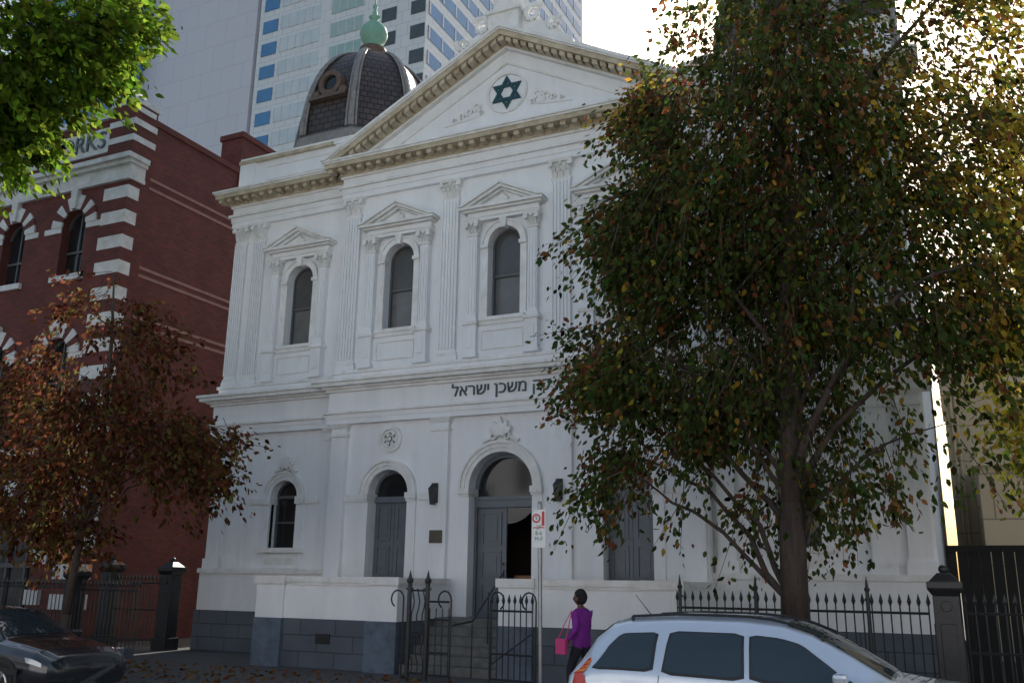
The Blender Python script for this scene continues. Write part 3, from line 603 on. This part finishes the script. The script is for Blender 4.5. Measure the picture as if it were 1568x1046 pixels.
# ================================================================ CARS
M['carw']=mat('car_paint_silver',(.60,.68,.78),.2,spec=.7);M['cark']=mat('car_paint_dark',(.02,.022,.028),.2,spec=.6)
for k in('carw','cark'): M[k].node_tree.nodes['Principled BSDF'].inputs['Coat Weight'].default_value=1
M['carw'].node_tree.nodes['Principled BSDF'].inputs['Metallic'].default_value=.35
M['cglass']=mat('car_glass',(.02,.035,.04),.02,spec=1.0);M['tyre']=mat('tyre',(.015,.015,.015),.85);M['rim']=mat('rim',(.5,.5,.52),.3,metal=.8)
M['tail']=mat('tail_lamp',(.5,.02,.015),.15);M['amber']=mat('amber_lamp',(.75,.25,.02),.15);M['lamp']=mat('head_lamp',(.5,.53,.55),.08,metal=.3);M['plast']=mat('black_plastic',(.02,.02,.02),.5)
def car(name,x0,yc,st,paint,wins,rearw,frontw,wheels,gz=-.15,rails=False,lamps=None):
    e=empty(name);st=np.array(st,float);xs=st[:,0]
    def at(x): return [np.interp(x,xs,st[:,k]) for k in range(1,6)]
    def P(x,s,k):
        zb,zt,zr,wb,wt=at(x);h=zr-zt;big=min(1,max(0,h/.3))
        cr=.05*big+.012
        pts=[(0,zb),(wb*.86,zb),(wb*.97,zb+.10),(wb*1.0,zb+(zt-zb)*.45),(wb*.995,zb+(zt-zb)*.8),(wb*.96,zt),(wt+(wb*.96-wt)*.48,zt+h*.55),(wt+.01,zr-cr*1.5),(wt-.015,zr-cr*.6),(wt*.86,zr),(wt*.5,zr+.025*big+.01),(0,zr+.035*big+.012)]
        return pts[k]
    xx=np.unique(np.concatenate([np.linspace(xs[0],xs[-1],80),xs]))
    V=[];F=[];nk=12;n=2*nk-1
    for x in xx:
        sec=[P(x,1,k) for k in range(nk)]
        full=[(-w,z) for w,z in sec]+[(w,z) for w,z in sec[::-1][1:]]
        V+=[(x0+x,yc+w,gz+z) for w,z in full]
    m=len(xx)
    for i in range(m-1):
        for j in range(n-1): F.append((i*n+j,(i+1)*n+j,(i+1)*n+j+1,i*n+j+1))
        F.append((i*n+n-1,(i+1)*n+n-1,(i+1)*n,i*n))
    F.append(tuple(range(n)));F.append(tuple((m-1)*n+j for j in range(n-1,-1,-1)))
    b=MB('body',e,paint,smooth=True);b.add(V,F);o=b.done()
    me=o.data;bm=bmesh.new();bm.from_mesh(me);bmesh.ops.recalc_face_normals(bm,faces=bm.faces);bm.to_mesh(me);bm.free()
    gl=MB('glass',e,'cglass',smooth=True);tr=MB('window_trim',e,'plast')
    def pt(x,v,off,s):
        zb,zt,zr,wb,wt=at(x);h=zr-zt;cr=.05*min(1,max(0,h/.3))+.012
        if v<0:
            u=min(1,-v);w=wb*(.96+.035*u);z=zt-(zt-zb)*.2*u
        else:
            w0,z0=wb*.96,zt;wm,zm=wt+(wb*.96-wt)*.48,zt+h*.55;w1,z1=wt+.01,zr-cr*1.5
            q=v/.6
            if v<.6: w=w0+(wm-w0)*q;z=z0+(zm-z0)*q
            else: w=wm+(w1-wm)*(v-.6)/.4;z=zm+(z1-zm)*(v-.6)/.4
        return (x0+x,yc+s*(w+off),gz+z)
    def panel(B_,a,c,v0,v1,sh,off,s,N=8,J=6):
        vs=[];fs=[]
        for i in range(N+1):
            for j in range(J+1):
                u=j/J;v=v0+(v1-v0)*u;xa=a+sh[0]*u;xb=c+sh[1]*u
                if i in(0,N) : 
                    v=v0+(v1-v0)*(.06+.88*u)
                vs.append(pt(xa+(xb-xa)*i/N,v,off,s))
        for i in range(N):
            for j in range(J):
                q=(i*(J+1)+j,(i+1)*(J+1)+j,(i+1)*(J+1)+j+1,i*(J+1)+j+1);fs.append(q if s<0 else q[::-1])
        B_.add(vs,fs)
    for s in(-1,1):
        for (a,c,v0,v1,sh) in wins:
            panel(tr,a-.025,c+.025,v0-.05,v1+.035,sh,.004,s);panel(gl,a,c,v0,v1,sh,.009,s)
    for (a,c) in(rearw,frontw):
        vs=[];fs=[]
        for i in range(7):
            x=a+(c-a)*i/6;zb,zt,zr,wb,wt=at(x);big=min(1,max(0,(zr-zt)/.3))
            for q,zo in((-1,0),(-.58,.025*big+.01),(0,.035*big+.012),(.58,.025*big+.01),(1,0)):
                vs.append((x0+x,yc+q*wt*.86,gz+zr+zo+.010))
        for i in range(6):
            for j in range(4): fs.append((i*5+j,(i+1)*5+j,(i+1)*5+j+1,i*5+j+1))
        gl.add(vs,fs)
    gl.done();tr.done()
    if lamps:
        for nm,mt,pl_ in lamps:
            B_=MB(nm,e,mt,smooth=True)
            for s in(-1,1):
                for (a,c,v0,v1,sh) in pl_: panel(B_,a,c,v0,v1,sh,.012,s,4,5)
            B_.done()
    sm=MB('door_seams',e,'plast')
    for s in(-1,1):
        for (a,c,v0,v1,sh) in wins[1:]:
            for xq in(a-.05,):
                zb,zt,zr,wb,wt=at(xq)
                pts=[(x0+xq,yc+s*(wb*f+.002),gz+zz) for f,zz in((.96,zt),(.995,zb+(zt-zb)*.8),(1.0,zb+(zt-zb)*.45),(.97,zb+.1))];sm.tube(pts,.005,4)
            zb,zt,zr,wb,wt=at((a+c)/2);sm.box(x0+a+.05,x0+a+.25,*sorted((yc+s*(wb*.99),yc+s*(wb+.025))),gz+zt-.16,gz+zt-.13)
    sm.done()
    ty_=MB('tyres',e,'tyre');rm=MB('rims',e,'rim');ar=MB('wheel_arches',e,'plast')
    for wx in wheels:
        wb=at(wx)[3]
        for s in(-1,1):
            ya=yc+s*(wb-.18);yb=yc+s*(wb+.015);c0=(x0+wx,ya,gz+.34);c1=(x0+wx,yb,gz+.34)
            ar.cyl((x0+wx,yc+s*(wb-.2),gz+.36),(x0+wx,yc+s*(wb+.004),gz+.36),.40,n=28)
            ty_.cyl(c0,c1,.335,n=28)
            rm.cyl((x0+wx,yb-s*.02,gz+.34),(x0+wx,yb+s*.008,gz+.34),.045,n=10)
            for k in range(6):
                t=k*math.pi/3;rm.cyl((x0+wx,yb+s*.004,gz+.34),(x0+wx+.21*math.cos(t),yb+s*.004,gz+.34+.21*math.sin(t)),.028,.02,n=6)
            for k in range(20):
                t=k*math.pi/10;t2=(k+1)*math.pi/10;rm.cyl((x0+wx+.215*math.cos(t),yb+s*.004,gz+.34+.215*math.sin(t)),(x0+wx+.215*math.cos(t2),yb+s*.004,gz+.34+.215*math.sin(t2)),.018,n=5)
    ty_.done();rm.done();ar.done()
    mi=MB('mirrors',e,paint,.04)
    pl=MB('trim',e,'plast')
    for s in(-1,1):
        xm=x0+frontw[1]-.42;wb=at(frontw[1]-.42)[3];zt=at(frontw[1]-.42)[1]
        mi.taper(xm-.06,xm+.06,*sorted((yc+s*(wb+.04),yc+s*(wb+.22))),gz+zt+.02,gz+zt+.17,.015)
        pl.cyl((xm,yc+s*(wb*.9),gz+zt-.02),(xm,yc+s*(wb+.1),gz+zt+.06),.03,n=6)
        pl.box(x0+.5,x0+xs[-1]-.5,*sorted((yc+s*(wb+.002),yc+s*(wb+.012))),gz+.52,gz+.60)
    mi.done()
    if rails:
        for s in(-1,1):
            pts=[(x0+x,yc+s*(at(x)[4]*.88),gz+at(x)[2]+.04) for x in np.linspace(.7,2.7,9)];pl.tube(pts,.015,6)
            for x in(.7,2.7): pl.cyl((x0+x,yc+s*at(x)[4]*.88,gz+at(x)[2]-.01),(x0+x,yc+s*at(x)[4]*.88,gz+at(x)[2]+.045),.02,n=6)
        pl.cyl((x0+.75,yc,gz+at(.75)[2]+.02),(x0+.55,yc,gz+at(.75)[2]+.26),.007,.003,6)
    pl.done()
    return e,at
suv=[(0,.50,.90,.92,.78,.70),(.04,.36,.97,1.0,.85,.73),(.12,.32,1.02,1.12,.89,.71),(.30,.30,1.04,1.38,.915,.68),(.48,.28,1.04,1.52,.925,.65),(.66,.28,1.04,1.565,.93,.64),(1.2,.27,1.03,1.60,.935,.63),(1.9,.27,1.01,1.60,.935,.63),(2.3,.27,1.0,1.565,.935,.635),(2.6,.28,.995,1.48,.93,.65),(2.95,.28,.99,1.30,.93,.69),(3.35,.28,.98,1.07,.92,.76),(3.6,.28,.96,1.03,.915,.78),(4.2,.30,.90,.97,.90,.76),(4.6,.34,.82,.89,.84,.70),(4.76,.40,.70,.78,.72,.6),(4.8,.48,.66,.68,.64,.5)]
e,at=car('parked_car',5.22,-8.12,suv,'carw',[(.34,.98,.10,.86,(.26,.02)),(1.12,1.93,.07,.88,(.05,-.02)),(2.03,3.12,.07,.88,(-.02,-.60))],(.14,.46),(2.36,3.32),(.95,3.75),rails=True,
  lamps=[('tail_lamps','tail',[(.06,.30,-1.9,-.15,(.06,-.06)),(.10,.22,-.15,.45,(.14,.08))]),('indicator_lamps','amber',[(.125,.25,.0,.38,(.115,.06))])])
b=MB('head_lamps',e,'lamp')
for s in(-1,1): b.box(9.70,9.95,*sorted((-8.12+s*.45,-8.12+s*.74)),.42,.60)
b.done()
b=MB('number_plate',e,'signw');b.box(5.19,5.21,-8.38,-7.86,.55,.68);b.done()
sed=[(0,.45,.80,.88,.76,.62),(.08,.34,.88,.95,.82,.66),(.5,.28,.92,.99,.86,.70),(.95,.26,.93,1.04,.87,.68),(1.35,.25,.93,1.28,.88,.60),(1.75,.25,.92,1.38,.885,.56),(2.3,.25,.91,1.41,.885,.56),(2.75,.25,.90,1.36,.885,.57),(3.1,.25,.89,1.20,.88,.62),(3.5,.25,.88,.99,.87,.70),(3.9,.26,.85,.94,.86,.70),(4.35,.28,.78,.86,.82,.66),(4.6,.32,.68,.76,.74,.58),(4.66,.4,.6,.64,.62,.46)]
e,at=car('parked_car',-7.65,-8.1,sed,'cark',[(1.45,2.2,.1,.9,(.2,0)),(2.3,3.2,.1,.9,(0,-.5))],(1.0,1.6),(2.75,3.45),(.85,3.75),
  lamps=[('head_lamps','lamp',[(4.25,4.52,-1.0,-.35,(-.05,-.02))])])
# ================================================================ PERSON
def skin(name,parent,verts,edges,mats,root=0,sub=2):
    me=bpy.data.meshes.new(name);me.from_pydata([v[:3] for v in verts],edges,[]);o=bpy.data.objects.new(name,me);C.objects.link(o)
    md=o.modifiers.new('s','SKIN');md.use_smooth_shade=True
    sk=me.skin_vertices[0].data
    for i,v in enumerate(verts): r=v[3];sk[i].radius=(r,v[4] if len(v)>4 else r);sk[i].use_root=(i==root)
    sb=o.modifiers.new('u','SUBSURF');sb.levels=sub;sb.render_levels=sub
    dg=bpy.context.evaluated_depsgraph_get();ev=o.evaluated_get(dg);nm=bpy.data.meshes.new_from_object(ev)
    o.modifiers.clear();o.data=nm;o.parent=parent
    for m in mats:nm.materials.append(m)
    for p in nm.polygons:p.use_smooth=True
    return o
M['skin']=mat('skin',(.20,.09,.055),.55,(.15,.07,.045),6);M['purple']=mat('purple_cloth',(.26,.02,.32),.8,(.15,.013,.20),5,.3,60)
M['trouser']=mat('dark_trousers',(.02,.02,.028),.85);M['hair']=mat('black_hair',(.012,.01,.01),.8,bump=.5,bscale=120);M['pink']=mat('pink_bag',(.65,.05,.22),.5)
M['shoe']=mat('shoes',(.03,.03,.03),.5)
pe=empty('pedestrian')
V=[(0,0,.93,.135,.15),(0,0,1.08,.12,.145),(.0,0,1.24,.13,.175),(.0,0,1.36,.10,.15),(-.015,0,1.435,.052,.052),(-.025,0,1.50,.05,.05),
 (0,-.10,.88,.095),( -.16,-.10,.50,.062),(-.10,-.10,.10,.042),(-.22,-.10,.045,.035),
 (0,.10,.88,.095),(.06,.10,.50,.062),(.26,.10,.14,.042),(.17,.10,.05,.035),
 (0,-.175,1.36,.065),(.05,-.24,1.12,.052),(-.10,-.25,.93,.034),(-.13,-.25,.89,.024),
 (0,.175,1.36,.065),(-.03,.24,1.10,.052),(-.16,.24,.90,.034),(-.19,.24,.86,.024)]
E=[(0,1),(1,2),(2,3),(3,4),(4,5),(0,6),(6,7),(7,8),(8,9),(0,10),(10,11),(11,12),(12,13),(3,14),(14,15),(15,16),(16,17),(3,18),(18,19),(19,20),(20,21)]
bo=skin('body',pe,V,E,[M['skin'],M['purple'],M['trouser'],M['shoe']])
for p in bo.data.polygons:
    c=p.center
    if c.z>1.425:p.material_index=0
    elif abs(c.y)>.19 and c.z<.965:p.material_index=0
    elif c.z>.86:p.material_index=1
    elif c.z>.09:p.material_index=2
    else:p.material_index=3
h=MB('head',pe,'skin',smooth=True)
vs=[];fs=[];n1,n2=14,20
for i in range(n1+1):
    t=math.pi*i/n1
    for j in range(n2):
        a=2*math.pi*j/n2;x=.098*math.sin(t)*math.cos(a);y_=.076*math.sin(t)*math.sin(a);z=.118*math.cos(t)
        if z<0: x*=1+z*1.2;y_*=1+z*2.2
        if x<-.07 and abs(y_)<.025 and -.045<z<.02: x-=.022
        if x<-.07 and abs(z-.02)<.02 and abs(y_)>.02: x+=.008
        vs.append((x-.035,y_,z+1.575))
for i in range(n1):
    for j in range(n2): fs.append((i*n2+j,(i+1)*n2+j,(i+1)*n2+(j+1)%n2,i*n2+(j+1)%n2))
h.add(vs,fs);h.ball((-.03,.078,1.565),.022,6,1.5);h.ball((-.03,-.078,1.565),.022,6,1.5);h.done()
h=MB('hair',pe,'hair',smooth=True)
vs=[];fs=[]
for i in range(n1+1):
    t=math.pi*i/n1
    for j in range(n2):
        a=2*math.pi*j/n2;r=1+.04*random.random()
        x=.112*math.sin(t)*math.cos(a)*r+.015;y_=.088*math.sin(t)*math.sin(a)*r;z=.122*math.cos(t)*r+.02
        if x<-.02 and z<.07: x=-.02+(x+.02)*.1;y_*=.93
        vs.append((x-.03,y_,z+1.575))
for i in range(n1):
    for j in range(n2): fs.append((i*n2+j,(i+1)*n2+j,(i+1)*n2+(j+1)%n2,i*n2+(j+1)%n2))
h.add(vs,fs);h.done()
ey=MB('eyes_mouth',pe,'black');
for s in(-1,1): ey.ball((-.118,s*.03,1.59),.010,5)
ey.box(-.125,-.118,-.02,.02,1.515,1.521);ey.done()
for s,(hx,hy,hz) in((-1,(-.13,-.25,.885)),(1,(-.19,.24,.855))):
    V=[(hx,hy,hz,.024,.018),(hx-.03,hy,hz-.055,.028,.014)];E=[(0,1)]
    skin('palm',pe,V,E,[M['skin']],0,2)
    for k,(off,L) in enumerate(((-.027,.062),(-.009,.072),(.009,.068),(.025,.052))):
        a=Vector((hx-.03+off*.6,hy+off*.75,hz-.055))
        V=[(*a,.0088),(a.x-.012,a.y,a.z-L*.45,.0085),(a.x+.0,a.y,a.z-L*.8,.008),(a.x+.018,a.y,a.z-L,.007)]
        skin('finger',pe,V,[(0,1),(1,2),(2,3)],[M['skin']],0,1)
    V=[(hx-.02,hy+.015*s,hz-.015,.011),(hx-.055,hy-.02,hz-.04,.0095),(hx-.065,hy-.015,hz-.075,.008)]
    skin('thumb',pe,V,[(0,1),(1,2)],[M['skin']],0,1)
bg=MB('shoulder_bag',pe,'pink',.03);bg.box(-.24,-.06,-.36,-.285,.76,.98);bg.tube([(-.22,-.32,.97),(-.12,-.28,1.2),(-.03,-.22,1.40),(-.04,-.28,1.2),(-.08,-.32,.97)],.008,6);bg.done()
pe.location=(3.88,-5.0,0.0);pe.rotation_euler=(0,0,math.radians(-12))
# ================================================================ FOLIAGE
def leafmat(name,tr=.5):
    m=bpy.data.materials.new(name);m.use_nodes=True;nt=m.node_tree;N=nt.nodes;N.clear();L=nt.links
    at=N.new('ShaderNodeAttribute');at.attribute_name='col'
    d=N.new('ShaderNodeBsdfDiffuse');t=N.new('ShaderNodeBsdfTranslucent')
    sc=N.new('ShaderNodeVectorMath');sc.operation='SCALE';sc.inputs['Scale'].default_value=2.1
    L.new(at.outputs['Color'],d.inputs[0]);L.new(at.outputs['Color'],sc.inputs[0]);L.new(sc.outputs[0],t.inputs[0])
    m1=N.new('ShaderNodeMixShader');m1.inputs[0].default_value=tr;L.new(d.outputs[0],m1.inputs[1]);L.new(t.outputs[0],m1.inputs[2])
    o=N.new('ShaderNodeOutputMaterial');L.new(m1.outputs[0],o.inputs[0]);return m
LM=leafmat('leaf')
def leaves(name,parent,P,Dn,size,cols):
    n=len(P);a=Dn+rng.normal(0,.55,(n,3));a/=np.linalg.norm(a,axis=1,keepdims=True)
    r=rng.normal(0,1,(n,3));b=np.cross(a,r);b/=np.linalg.norm(b,axis=1,keepdims=True);c=np.cross(a,b)
    s=size*rng.uniform(.55,1.35,n)[:,None]
    v=np.empty((n,6,3))
    v[:,0]=P;v[:,1]=P+a*s*.35+b*s*.30+c*s*.06;v[:,2]=P+a*s*.75+b*s*.22;v[:,3]=P+a*s*1.05-c*s*.1;v[:,4]=P+a*s*.75-b*s*.22;v[:,5]=P+a*s*.35-b*s*.30+c*s*.06
    me=bpy.data.meshes.new(name);me.vertices.add(n*6);me.vertices.foreach_set('co',v.reshape(-1))
    idx=(np.arange(n)[:,None]*6+np.array([0,1,2,3,0,3,4,5])[None]).reshape(-1)
    me.loops.add(n*8);me.loops.foreach_set('vertex_index',idx);me.polygons.add(n*2)
    me.polygons.foreach_set('loop_start',np.arange(n*2)*4);me.polygons.foreach_set('loop_total',np.full(n*2,4))
    me.update(calc_edges=True)
    ca=me.color_attributes.new('col','FLOAT_COLOR','POINT')
    cc=np.ones((n,6,4));cc[:,:,:3]=cols[:,None,:];ca.data.foreach_set('color',cc.reshape(-1))
    me.materials.append(LM);o=bpy.data.objects.new(name,me);C.objects.link(o)
    if parent:o.parent=parent
    return o
def tree(name,trunk,trad,blobs,size,colf,limb_r=.07,leaves_per=24,droop=.6,slen=.9):
    e=empty(name);T_=MB('trunk',e,'bark',smooth=True);T_.tube(trunk,trad,12)
    LB=MB('limbs',e,'bark',smooth=True);TW=MB('twigs',e,'bark')
    AP_=[];AD=[];AC_=[]
    tp=np.array(trunk)
    for (c,r,ns,tag) in blobs:
        c=np.array(c);r=np.array(r)
        subs=[]
        nl=max(3,int(ns/38))
        for k in range(nl):
            d=rng.normal(0,1,3);d/=np.linalg.norm(d);q=c+r*d*rng.uniform(.35,.9);subs.append(q)
            if k%2 and nl>4:
                s0=subs[k-1]*.55+np.array([tp[3][0],tp[3][1],subs[k-1][2]-.6])*.45
            else:
                hd=np.linalg.norm((q-tp[-1])[:2])
                zt=np.clip(q[2]-.75*hd-.3+rng.uniform(-.5,.4),tp[2,2]+.3,tp[-1,2])
                j=np.interp(zt,tp[:,2],np.arange(len(tp)));j0=int(min(j,len(tp)-2));s0=tp[j0]+(tp[j0+1]-tp[j0])*(j-j0)
            L=np.linalg.norm(q-s0)
            mid=s0+(q-s0)*.42+np.array([0,0,.30*L])+rng.normal(0,.08*L,3)
            ts=np.linspace(0,1,9)
            pts=[tuple((1-t)**2*s0+2*t*(1-t)*mid+t*t*q+(rng.normal(0,.035,3) if 0<t<1 else 0)) for t in ts]
            r0=min(limb_r,.0125*L+.008)
            LB.tube(pts,[r0*(1-.85*t) for t in ts],6)
        subs=np.array(subs)
        for k in range(ns):
            q=subs[rng.integers(len(subs))]
            st=q+rng.normal(0,1,3)*r*.27
            d=(st-c)/r;st=c+r*d/max(1,np.linalg.norm(d)*.95)
            out=(st-tp[-1]);out[2]*=.4;out/=np.linalg.norm(out)+1e-6
            d=out*.8+np.array([0,0,rng.uniform(-droop,.25)])+rng.normal(0,.35,3);d/=np.linalg.norm(d)
            L=slen*rng.uniform(.5,1.4);en=st+d*L+np.array([0,0,-.15*droop*L])
            if k%2==0: TW.cyl(st-d*.3,en,.010,.003,3,False)
            m=int(leaves_per*rng.uniform(.6,1.3));t=rng.uniform(0,1,m)[:,None]
            P=st+(en-st)*t+rng.normal(0,.065+.035*slen,(m,3))
            AP_.append(P);AD.append(np.repeat((d+np.array([0,0,-.5]))[None],m,0));AC_.append(colf(P,tag,rng.uniform()))
    T_.done();LB.done();TW.done()
    leaves('foliage',e,np.concatenate(AP_),np.concatenate(AD),size,np.concatenate(AC_));return e
def vary(base,n,k=.35): 
    return np.clip(np.array(base)[None]*(1+rng.normal(0,k,(n,1)))*(1+rng.normal(0,.12,(n,3))),.003,.42)
def col_big(P,tag,u):
    n=len(P);g=vary((.058,.078,.022),n);ru=vary((.15,.068,.028),n);ye=vary((.36,.25,.04),n)
    pr={'g':(.16,.02),'t':(.26,.05),'l':(.20,.03),'y':(.16,.55),'b':(.14,.05),'o':(.55,.25)}[tag]
    a=rng.uniform(0,1,n)
    k=2.1 if u>.74 else .5
    out=g.copy();out[a<pr[0]*k]=ru[a<pr[0]*k];q=a>1-pr[1]*(1.5 if u>.5 else .6);out[q]=ye[q];return out
tree('street_tree',[(6.95,-4.5,-.02),(6.97,-4.5,.35),(7.0,-4.5,1.2),(7.05,-4.5,3),(7.15,-4.5,5.2),(7.25,-4.5,7.5),(7.3,-4.5,10),(7.35,-4.5,13)],[.29,.23,.205,.185,.16,.125,.09,.03],
 [((7.2,-4.5,9.4),(2.4,2.4,2.0),520,'t'),((7.4,-4.5,12.0),(2.2,2.2,1.9),230,'t'),((5.05,-4.5,10.6),(1.0,1.2,1.1),80,'o'),((5.0,-4.5,8.9),(1.0,1.3,1.3),130,'l'),((5.3,-4.5,6.9),(1.5,1.6,1.4),290,'g'),((4.8,-4.6,4.9),(1.35,1.3,1.2),240,'l'),
  ((7.6,-4.5,7.0),(2.4,2.2,1.7),440,'g'),((9.9,-4.3,8.4),(1.6,1.9,2.4),290,'y'),((10.4,-4.4,11.3),(1.6,1.8,2.0),130,'y'),((10.2,-4.3,5.9),(1.2,1.4,1.4),120,'y'),
  ((6.5,-4.4,4.9),(1.9,1.6,1.05),190,'b'),((4.5,-4.6,3.6),(.9,.9,.7),45,'l'),((8.8,-4.6,5.6),(1.6,1.6,1.2),140,'b'),((6.4,-4.4,3.3),(1.6,1.3,.6),30,'b'),((8.5,-4.5,4.0),(1.4,1.2,.8),40,'b')],
 .108,col_big,.085,27,.8,.85)
def col_br(P,tag,u):
    n=len(P);return np.where(rng.uniform(0,1,(n,1))<(.72 if tag=='d' else .5),vary((.105,.038,.020),n),vary((.105,.075,.024),n))
tree('street_tree',[(-8.1,-4.5,-.02),(-8.0,-4.5,1),(-7.9,-4.5,2.4),(-7.6,-4.5,4.5),(-7.7,-4.5,7),(-7.9,-4.5,8.6)],[.11,.085,.075,.06,.04,.015],
 [((-7.6,-4.5,4.4),(2.4,1.6,1.4),210,'d'),((-4.6,-4.5,4.1),(1.8,1.2,1.3),110,'g'),((-7.6,-4.5,6.5),(1.7,1.2,1.3),80,'d'),((-8.2,-4.5,7.8),(.9,.8,1.0),32,'d'),((-9.8,-4.5,4.6),(2.2,1.3,1.8),200,'g'),((-5.8,-4.5,5.3),(1.6,1.1,.9),50,'d'),((-9.0,-4.4,3.2),(2.0,1.1,.8),110,'g'),((-9.3,-4.4,6.2),(1.3,1.1,.9),45,'d')],
 .125,col_br,.03,21,.5,.85)
def col_gr(P,tag,u):
    n=len(P);return vary((.12,.18,.02) if u>.4 else (.06,.10,.015),n)
tree('plane_tree',[(-13.6,-7.6,-.15),(-13.5,-7.6,3),(-13.3,-7.5,7),(-13,-7.4,11),(-12.8,-7.2,14)],[.32,.26,.22,.15,.06],
 [((-10.4,-6.6,14.9),(3.2,2.6,2.3),520,'a'),((-10.6,-6.6,11.9),(1.6,1.5,1.7),190,'a'),((-14.5,-7.5,12.5),(2.4,2.4,2.4),60,'a')],.2,col_gr,.1,24,.6,.8)
def col_ye(P,tag,u):
    n=len(P);return np.where(rng.uniform(0,1,(n,1))<.8,vary((.38,.30,.045),n),vary((.14,.18,.03),n))
tree('elm_tree',[(14.2,-1.2,0),(14.1,-1.2,3),(13.9,-1.2,6),(13.6,-1.2,10)],[.2,.16,.12,.04],
 [((12.2,-1.2,8.5),(1.9,1.6,3.0),190,'a'),((11.4,-1.2,5.4),(1.4,1.2,1.8),130,'a'),((14.3,-1.2,10),(2.4,1.8,2.5),60,'a')],.125,col_ye,.06,20,.7,.9)
n=2600;P=np.stack([rng.uniform(-14,12,n),rng.uniform(-7.2,-2.9,n),np.full(n,.012)],1);
o=leaves('fallen_leaves',None,P,np.stack([rng.normal(0,1,n),rng.normal(0,1,n),np.zeros(n)],1)*3,.1,vary((.16,.08,.03),n))
# ================================================================ LIGHT / SKY / CAMERA
EL,AZ=37,-9
w=bpy.data.worlds.new("World");SC.world=w;w.use_nodes=True;nt=w.node_tree;bgn=nt.nodes['Background']
sky=nt.nodes.new('ShaderNodeTexSky');sky.sky_type='NISHITA';sky.sun_disc=False;sky.sun_elevation=math.radians(EL);sky.sun_rotation=math.radians(AZ)
sky.dust_density=3.0;sky.air_density=1.6;sky.ozone_density=1.4
nt.links.new(sky.outputs[0],bgn.inputs[0]);bgn.inputs[1].default_value=.15
sd=bpy.data.lights.new('sun','SUN');sd.energy=5;sd.angle=math.radians(.5);sd.color=(1,.95,.87);so=bpy.data.objects.new('sun',sd);C.objects.link(so)
a=math.radians(AZ);el=math.radians(EL);dirv=Vector((math.sin(a)*math.cos(el),math.cos(a)*math.cos(el),math.sin(el)))
so.rotation_euler=dirv.to_track_quat('Z','Y').to_euler();so.location=dirv*100
yw,pi_,r=math.radians(25.572),math.radians(14.627),math.radians(.864)
fwd=Vector((-math.sin(yw)*math.cos(pi_),math.cos(yw)*math.cos(pi_),math.sin(pi_)));right=Vector((math.cos(yw),math.sin(yw),0));up=right.cross(fwd)
r2=right*math.cos(r)+up*math.sin(r);u2=-right*math.sin(r)+up*math.cos(r)
cd=bpy.data.cameras.new('camera');cd.lens=1410.352/1568*36;cd.sensor_width=36;cd.clip_end=2000;co=bpy.data.objects.new('camera',cd);C.objects.link(co)
mw=Matrix((( r2.x,u2.x,-fwd.x,9.254),(r2.y,u2.y,-fwd.y,-18.863),(r2.z,u2.z,-fwd.z,1.8),(0,0,0,1)));co.matrix_world=mw
SC.camera=co
SC.view_settings.view_transform='Standard';SC.view_settings.look='None';SC.view_settings.exposure=0
